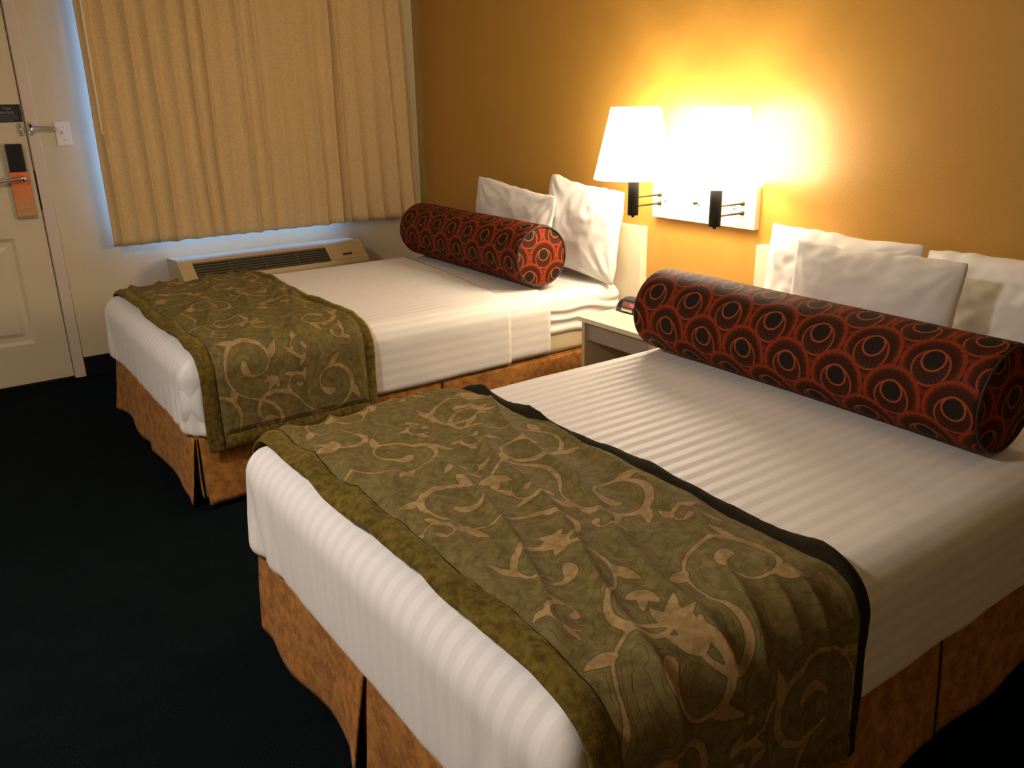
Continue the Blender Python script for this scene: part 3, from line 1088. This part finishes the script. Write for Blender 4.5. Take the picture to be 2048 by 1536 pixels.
# ------------------------------------------------------------------ bolsters
def bolster(xa, xb, ya_, yb_, r, lift, label, spin):
    y = (ya_ + yb_) / 2
    tilt = math.atan2(yb_ - ya_, xb - xa)
    zc = TOP + lift + .951 * r
    root = thing('bolster', ((xa + xb) / 2, y, TOP + .016), label, 'bolster', 'red bolsters')
    L = xb - xa
    na, nl = 96, 90
    EB = 0.012
    prof = []
    for i in range(7):
        a = (PI / 2) * i / 6
        prof.append((EB - EB * math.cos(a), r - EB + EB * math.sin(a)))
    for i in range(1, nl):
        prof.append((EB + (L - 2 * EB) * i / nl, r))
    for i in range(7):
        a = (PI / 2) * i / 6
        prof.append((L - EB + EB * math.sin(a), r - EB + EB * math.cos(a)))
    c, sn = math.cos(tilt), math.sin(tilt)
    def place(lx, ly, lz):
        X = lx - L / 2
        return ((xa + xb) / 2 + X * c - ly * sn, y + X * sn + ly * c, zc + lz)
    verts, uv = [], []
    for i in range(na + 1):
        a = 2 * PI * i / na + PI / 2        # seam at the back/bottom
        for h, rr in prof:
            rr2 = rr * (1 + 0.012 * nz(h * 5, math.cos(a) * 1.5, math.sin(a) * 1.5))
            ly, lz = rr2 * math.cos(a), rr2 * math.sin(a)
            if lz < -r * .93: lz = -r * .93 - (abs(lz) - r * .93) * .3
            verts.append(place(h, ly, lz))
            uv.append((h, -(2 * PI * i / na) * r + spin))
    o = mesh_obj('cover', verts, grid_faces(na + 1, len(prof)), M['bolster'], root, uv=uv)
    for hx, sgn in ((0.0, -1), (L, 1)):
        vs, uvs, fs = [], [], []
        nr = 8
        for i in range(na):
            a = 2 * PI * i / na
            for k in range(1, nr + 1):
                f = k / nr
                rr = (r - .010) * f
                bulge = 0.012 * (1 - f * f)
                vs.append(place(hx + sgn * bulge, rr * math.cos(a), rr * math.sin(a)))
                uvs.append((rr * math.cos(a) * sgn * 1.05 + .31, rr * math.sin(a) * 1.05 + .2))
        fs = grid_faces(na, nr, wrap=True)
        vs.append(place(hx + sgn * .012, 0, 0)); uvs.append((.31, .2))
        ci = len(vs) - 1
        for i in range(na):
            fs.append((ci, i * nr, ((i + 1) % na) * nr))
        cap = mesh_obj('end_cap', vs, fs, M['bolster'], root, uv=uvs)
        b = bmesh.new(); b.from_mesh(cap.data)
        bmesh.ops.recalc_face_normals(b, faces=b.faces[:])
        if b.faces[0].normal.x * sgn < 0: bmesh.ops.reverse_faces(b, faces=b.faces[:])
        b.to_mesh(cap.data); b.free()
        ring = [place(hx + sgn * .001, (r - .007) * math.cos(2 * PI * i / 64), (r - .007) * math.sin(2 * PI * i / 64)) for i in range(65)]
        tube('piping', ring, 0.0042, M['piping'], root, seg=8)
    return root
bolster(0.760, 1.920, -0.430, -0.470, 0.141, 0.021, 'dark red patterned bolster on the window bed', 0.05)
bolster(2.950, 4.100, -0.735, -0.775, 0.135, 0.024, 'dark red patterned bolster on the front bed', 0.03)

# ------------------------------------------------------------------ pillows
def pillow(centre, w, h, th, lean, turn, roll, seed, label, ears=1.0):
    """standing pillow: w along X, h up, leaning back by lean (radians)"""
    nu, nv = 64, 48
    verts = []
    rot = Matrix.Rotation(turn, 3, 'Z') @ Matrix.Rotation(-lean, 3, 'X') @ Matrix.Rotation(roll, 3, 'Y')
    cv = Vector(centre)
    idx = {}
    faces = []
    for side in (1, -1):
        for i in range(nu + 1):
            u = -1 + 2 * i / nu
            for j in range(nv + 1):
                v = -1 + 2 * j / nv
                au, av = abs(u), abs(v)
                edge = (i in (0, nu)) or (j in (0, nv))
                key = (i, j, 0 if edge else side)
                if key in idx: continue
                # edges bow inwards between pointed corners
                rc = (au * av) ** 8
                x = u * w / 2 * (1 - 0.05 * (1 - v * v) * au ** 3 - .035 * rc)
                z = v * h / 2 * (1 - 0.06 * (1 - u * u) * av ** 3 - .045 * rc)
                prof = max(0.0, (1 - au ** 2.8)) ** 0.62 * max(0.0, (1 - av ** 2.8)) ** 0.62
                t = th / 2 * prof
                # tension folds running in from the corners
                cr = 0.0
                for cu in (-1, 1):
                    for cvv in (-1, 1):
                        dx, dz = (u - cu) * w / 2, (v - cvv) * h / 2
                        d = math.hypot(dx, dz)
                        an = math.atan2(dz, dx)
                        cr += math.exp(-((d - .10) / .09) ** 2) * math.sin(an * 15 + seed + cu * 2 + cvv)
                t += prof ** .5 * (0.0075 * cr * ears + 0.014 * nz(u * 2.3 + seed, v * 2.3, side * 3.0) + 0.004 * nz(u * 7, v * 6 + seed, side))
                slump = 0.014 * nz(u * 1.7 + seed, 0.5, 1.0) * (v + 1) / 2 - 0.006 * nz(u * 6 + seed, 1.5, 1.0) * (v + 1) / 2
                p = cv + rot @ Vector((x, -side * t if not edge else 0.004 * nz(u * 6, v * 6, seed), z + slump))
                idx[key] = len(verts)
                verts.append(tuple(p))
    def get(i, j, side):
        e = (i in (0, nu)) or (j in (0, nv))
        return idx[(i, j, 0 if e else side)]
    for side in (1, -1):
        for i in range(nu):
            for j in range(nv):
                q = (get(i, j, side), get(i + 1, j, side), get(i + 1, j + 1, side), get(i, j + 1, side))
                faces.append(q if side > 0 else q[::-1])
    o = mesh_obj('pillow', verts, faces, M['pillow'])
    return tag(o, label, 'pillow', 'white bed pillows')
def stand(x, y, w, h, th, lean, turn, roll, seed, label, ears=1.0, base=TOP + .002):
    pillow((x, y, base + h / 2 * math.cos(lean) + .012), w, h, th, lean, turn, roll, seed, label, ears)
stand(1.805, -0.140, 0.54, 0.45, 0.15, 0.06, 0.02, 0.10, 1.3, 'upright white pillow nearest the wall lamps on the window bed', 1.3)
stand(1.375, -0.250, 0.70, 0.385, 0.08, 0.10, 0.0, 0.10, 4.1, 'flat white pillow resting behind the bolster on the window bed', .6, base=TOP + .030)
stand(3.210, -0.150, 0.61, 0.365, 0.16, 0.08, 0.0, 0.02, 6.2, 'white pillow below the wall lamps, left back on the front bed', .7)
stand(3.822, -0.150, 0.61, 0.355, 0.16, 0.08, 0.0, 0.0, 8.7, 'white pillow at the right back of the front bed', .8)
stand(3.485, -0.395, 0.58, 0.370, 0.15, 0.14, 0.0, 0.0, 3.3, 'smooth white pillow in front of two others on the front bed', .4)

# ------------------------------------------------------------------ headboards
def headboard(xa, xb, label):
    t = thing('headboard', ((xa + xb) / 2, -0.02, 0.25), label, 'headboard')
    box('panel', xa, xb, -0.042, -0.0005, 0.25, 0.826, M['laminate'], t, bevel=0.002)
headboard(1.150, 2.118, 'cream laminate headboard panel of the window bed')
headboard(2.772, 3.740, 'cream laminate headboard panel of the front bed')

# ------------------------------------------------------------------ nightstand
NX0, NX1, NY0, NZ = 2.216, 2.672, -0.500, 0.500
t_n = thing('nightstand', ((NX0 + NX1) / 2, -0.26, 0.0), 'cream laminate nightstand between the two beds', 'nightstand')
box('top', NX0, NX1, NY0, -0.045, NZ - .020, NZ, M['laminate'], t_n, bevel=0.002)
box('side_panel', NX0 + .012, NX0 + .032, NY0 + .012, -0.045, 0.0, NZ - .020, M['lam_edge'], t_n, bevel=0.001)
box('side_panel', NX1 - .032, NX1 - .012, NY0 + .012, -0.045, 0.0, NZ - .020, M['lam_edge'], t_n, bevel=0.001)
box('drawer_front', NX0 + .032, NX1 - .032, NY0 + .030, NY0 + .048, NZ - .105, NZ - .020, M['lam_grey'], t_n, bevel=0.001)
box('back_panel', NX0 + .032, NX1 - .032, -0.060, -0.046, 0.06, NZ - .020, M['lam_dark'], t_n)
box('shelf', NX0 + .032, NX1 - .032, NY0 + .02, -0.060, 0.08, 0.10, M['lam_edge'], t_n)

# alarm clock
CX, CY = 2.325, -0.262
t_c = thing('alarm_clock', (CX, CY, NZ), 'black alarm clock with red display on the nightstand', 'clock')
cw, cd, ch = 0.185, 0.095, 0.060
bm = bmesh.new()
secs = 18
rows = []
for i in range(secs + 1):
    u = -1 + 2 * i / secs
    f = (1 - abs(u) ** 5) ** 0.5 if abs(u) < 1 else 0.0
    hh = ch * (0.45 + .55 * f)
    dd = cd * (0.72 + .28 * f)
    ring = []
    for k in range(13):
        a = PI * k / 12
        yy = -math.cos(a)
        zz = math.sin(a) ** 0.62
        ring.append(bm.verts.new((CX + u * cw / 2, CY + yy * dd / 2 + (.012 * zz), NZ + 0.001 + hh * zz)))
    rows.append(ring)
for a, b in zip(rows, rows[1:]):
    for k in range(12):
        bm.faces.new((a[k], b[k], b[k + 1], a[k + 1]))
    bm.faces.new((a[0], a[12], b[12], b[0]))
bm.faces.new(rows[0]); bm.faces.new(list(reversed(rows[-1])))
bm_obj('clock_body', bm, M['black_plastic'], t_c, smooth=True)
def clock_face(z):          # y of the front surface at height z
    s = min(1.0, max(0.0, (z - NZ - .001) / ch)) ** (1 / .62)
    a = math.asin(s)
    return CY - math.cos(a) * cd / 2 + .012 * (math.sin(a) ** .62)
def clock_patch(name, x0, x1, za, zb, mat, parent, lift=0.0012):
    vs = []
    for i in range(2):
        for j in range(5):
            z = za + (zb - za) * j / 4
            vs.append((x0 + (x1 - x0) * i, clock_face(z) - lift, z + lift * .4))
    o = mesh_obj(name, vs, grid_faces(2, 5), mat, parent, False)
    return solidify(o, 0.0015, 0)
disp = clock_patch('display', CX - .045, CX + .075, NZ + .026, NZ + .046, M['display'], t_c)
clock_patch('sticker', CX - .042, CX + .025, NZ + .008, NZ + .017, M['sticker'], t_c)
za = NZ + .036
ang = math.atan2(clock_face(NZ + .044) - clock_face(NZ + .028), .016)
place = Matrix.Translation((CX + .022, clock_face(za) - .0032, za)) @ Matrix.Rotation(PI / 2 - ang, 4, 'X')
text_mesh('digits', '12:00', 0.019, M['led'], disp, place)
for k in range(4):
    box('button', CX - .040 + k * .018, CX - .030 + k * .018, clock_face(NZ + .0215) - .003, clock_face(NZ + .0215), NZ + .020, NZ + .023, M['steel'], t_c)
lathe('dial', [(0.0, .004), (.008, .004), (.009, 0)], (CX - .066, clock_face(NZ + .03) + .006, NZ + .028), M['black_metal'], t_c, seg=16, axis='y')
tube('power_cord', [(CX + .055, CY + .045, NZ + .02), (CX + .052, CY + .075, NZ + .06), (CX + .060, CY + .095, NZ + .088), (CX + .09, CY + .11, NZ + .095), (CX + .13, CY + .13, NZ + .07), (CX + .15, CY + .16, NZ + .006), (CX + .15, CY + .205, NZ + .004)], 0.0022, M['cord'], t_c, seg=8)

# ------------------------------------------------------------------ double wall lamp
t_p = thing('wall_lamp', (2.459, -0.02, 0.88), 'double wall lamp with two glowing white shades on a cream board', 'wall lamp')
box('mounting_board', 2.172, 2.746, -0.030, -0.0005, 0.880, 1.056, M['laminate'], t_p, bevel=0.0025)
for xx in (2.252, 2.45, 2.64):
    lathe('screw', [(0.0, -0.004), (0.005, -0.004), (0.007, 0.0)], (xx, -0.030, 0.955 + .004), M['steel'], t_p, seg=14, axis='y')
lathe('rotary_knob', [(0.0, -0.018), (0.006, -0.018), (0.006, 0.0)], (2.435, -0.030, 0.962), M['bronze'], t_p, seg=14, axis='y')
def lamp(x):
    y = -0.195
    st = lathe('stem', [(0.0, 0.906), (0.0235, 0.906), (0.0235, 1.085), (0.019, 1.088), (0.019, 1.12), (0.0, 1.12)], (x, y, 0.0), M['black_metal'], t_p, seg=28)
    lathe('finial', [(0.0, 0.895), (0.006, 0.896), (0.008, 0.906), (0.0, 0.906)], (x, y, 0.0), M['black_metal'], st, seg=16)
    for z in (0.943, 0.981):
        tube('arm', [(x, y + .02, z), (x, -0.034, z)], 0.0045, M['bronze'], t_p, seg=10)
        lathe('arm_collar', [(0.0, -.012), (.0085, -.012), (.0085, 0.0), (0.0, 0.0)], (x, -0.030, z), M['bronze'], t_p, seg=14, axis='y')
    # shade: thin shell, open at top and bottom, with rolled rims
    rb, rt, zb, zt = 0.171, 0.104, 1.064, 1.352
    o = lathe('shade', [(rb, zb), (rb - .0335, zb + .144), (rt, zt)], (x, y, 0.0), M['shade'], t_p, seg=64)
    o.data.materials.append(M['shade_lining'])
    md = solidify(o, 0.0016, 0).modifiers[0]
    md.material_offset = 1
    md.material_offset_rim = 1
    for rr, zz in ((rb, zb), (rt, zt)):
        tube('shade_rim', [(x + rr * math.cos(2 * PI * i / 48), y + rr * math.sin(2 * PI * i / 48), zz) for i in range(49)], 0.0022, M['shade'], o, seg=6)
    # spider that carries the shade
    for k in range(3):
        a = 2 * PI * k / 3 + .4
        tube('shade_spoke', [(x + .018 * math.cos(a), y + .018 * math.sin(a), 1.10), (x + .158 * math.cos(a), y + .158 * math.sin(a), 1.10)], 0.0018, M['bronze'], o, seg=6)
    lathe('bulb', [(0.0, 1.12), (0.013, 1.12), (0.015, 1.145), (0.028, 1.185), (0.030, 1.205), (0.022, 1.230), (0.0, 1.238)], (x, y, 0.0), M['bulb'], t_p, seg=20)
lamp(2.220)
lamp(2.684)

# ------------------------------------------------------------------ assumed, unseen ceiling light added to light the foot of the beds
t_cl = thing('assumed_ceiling_lamp', (3.15, -3.55, RZ), 'round flush lamp assumed on the ceiling over the floor before the beds', 'assumed ceiling lamp')
lathe('housing', [(0.0, RZ - .001), (0.20, RZ - .001), (0.20, RZ - .045), (0.175, RZ - .052), (0.175, RZ - .03), (0.0, RZ - .03)], (3.15, -3.55, 0.0), M['white_plastic'], t_cl, seg=40)  # fixture added around the assumed light, out of view
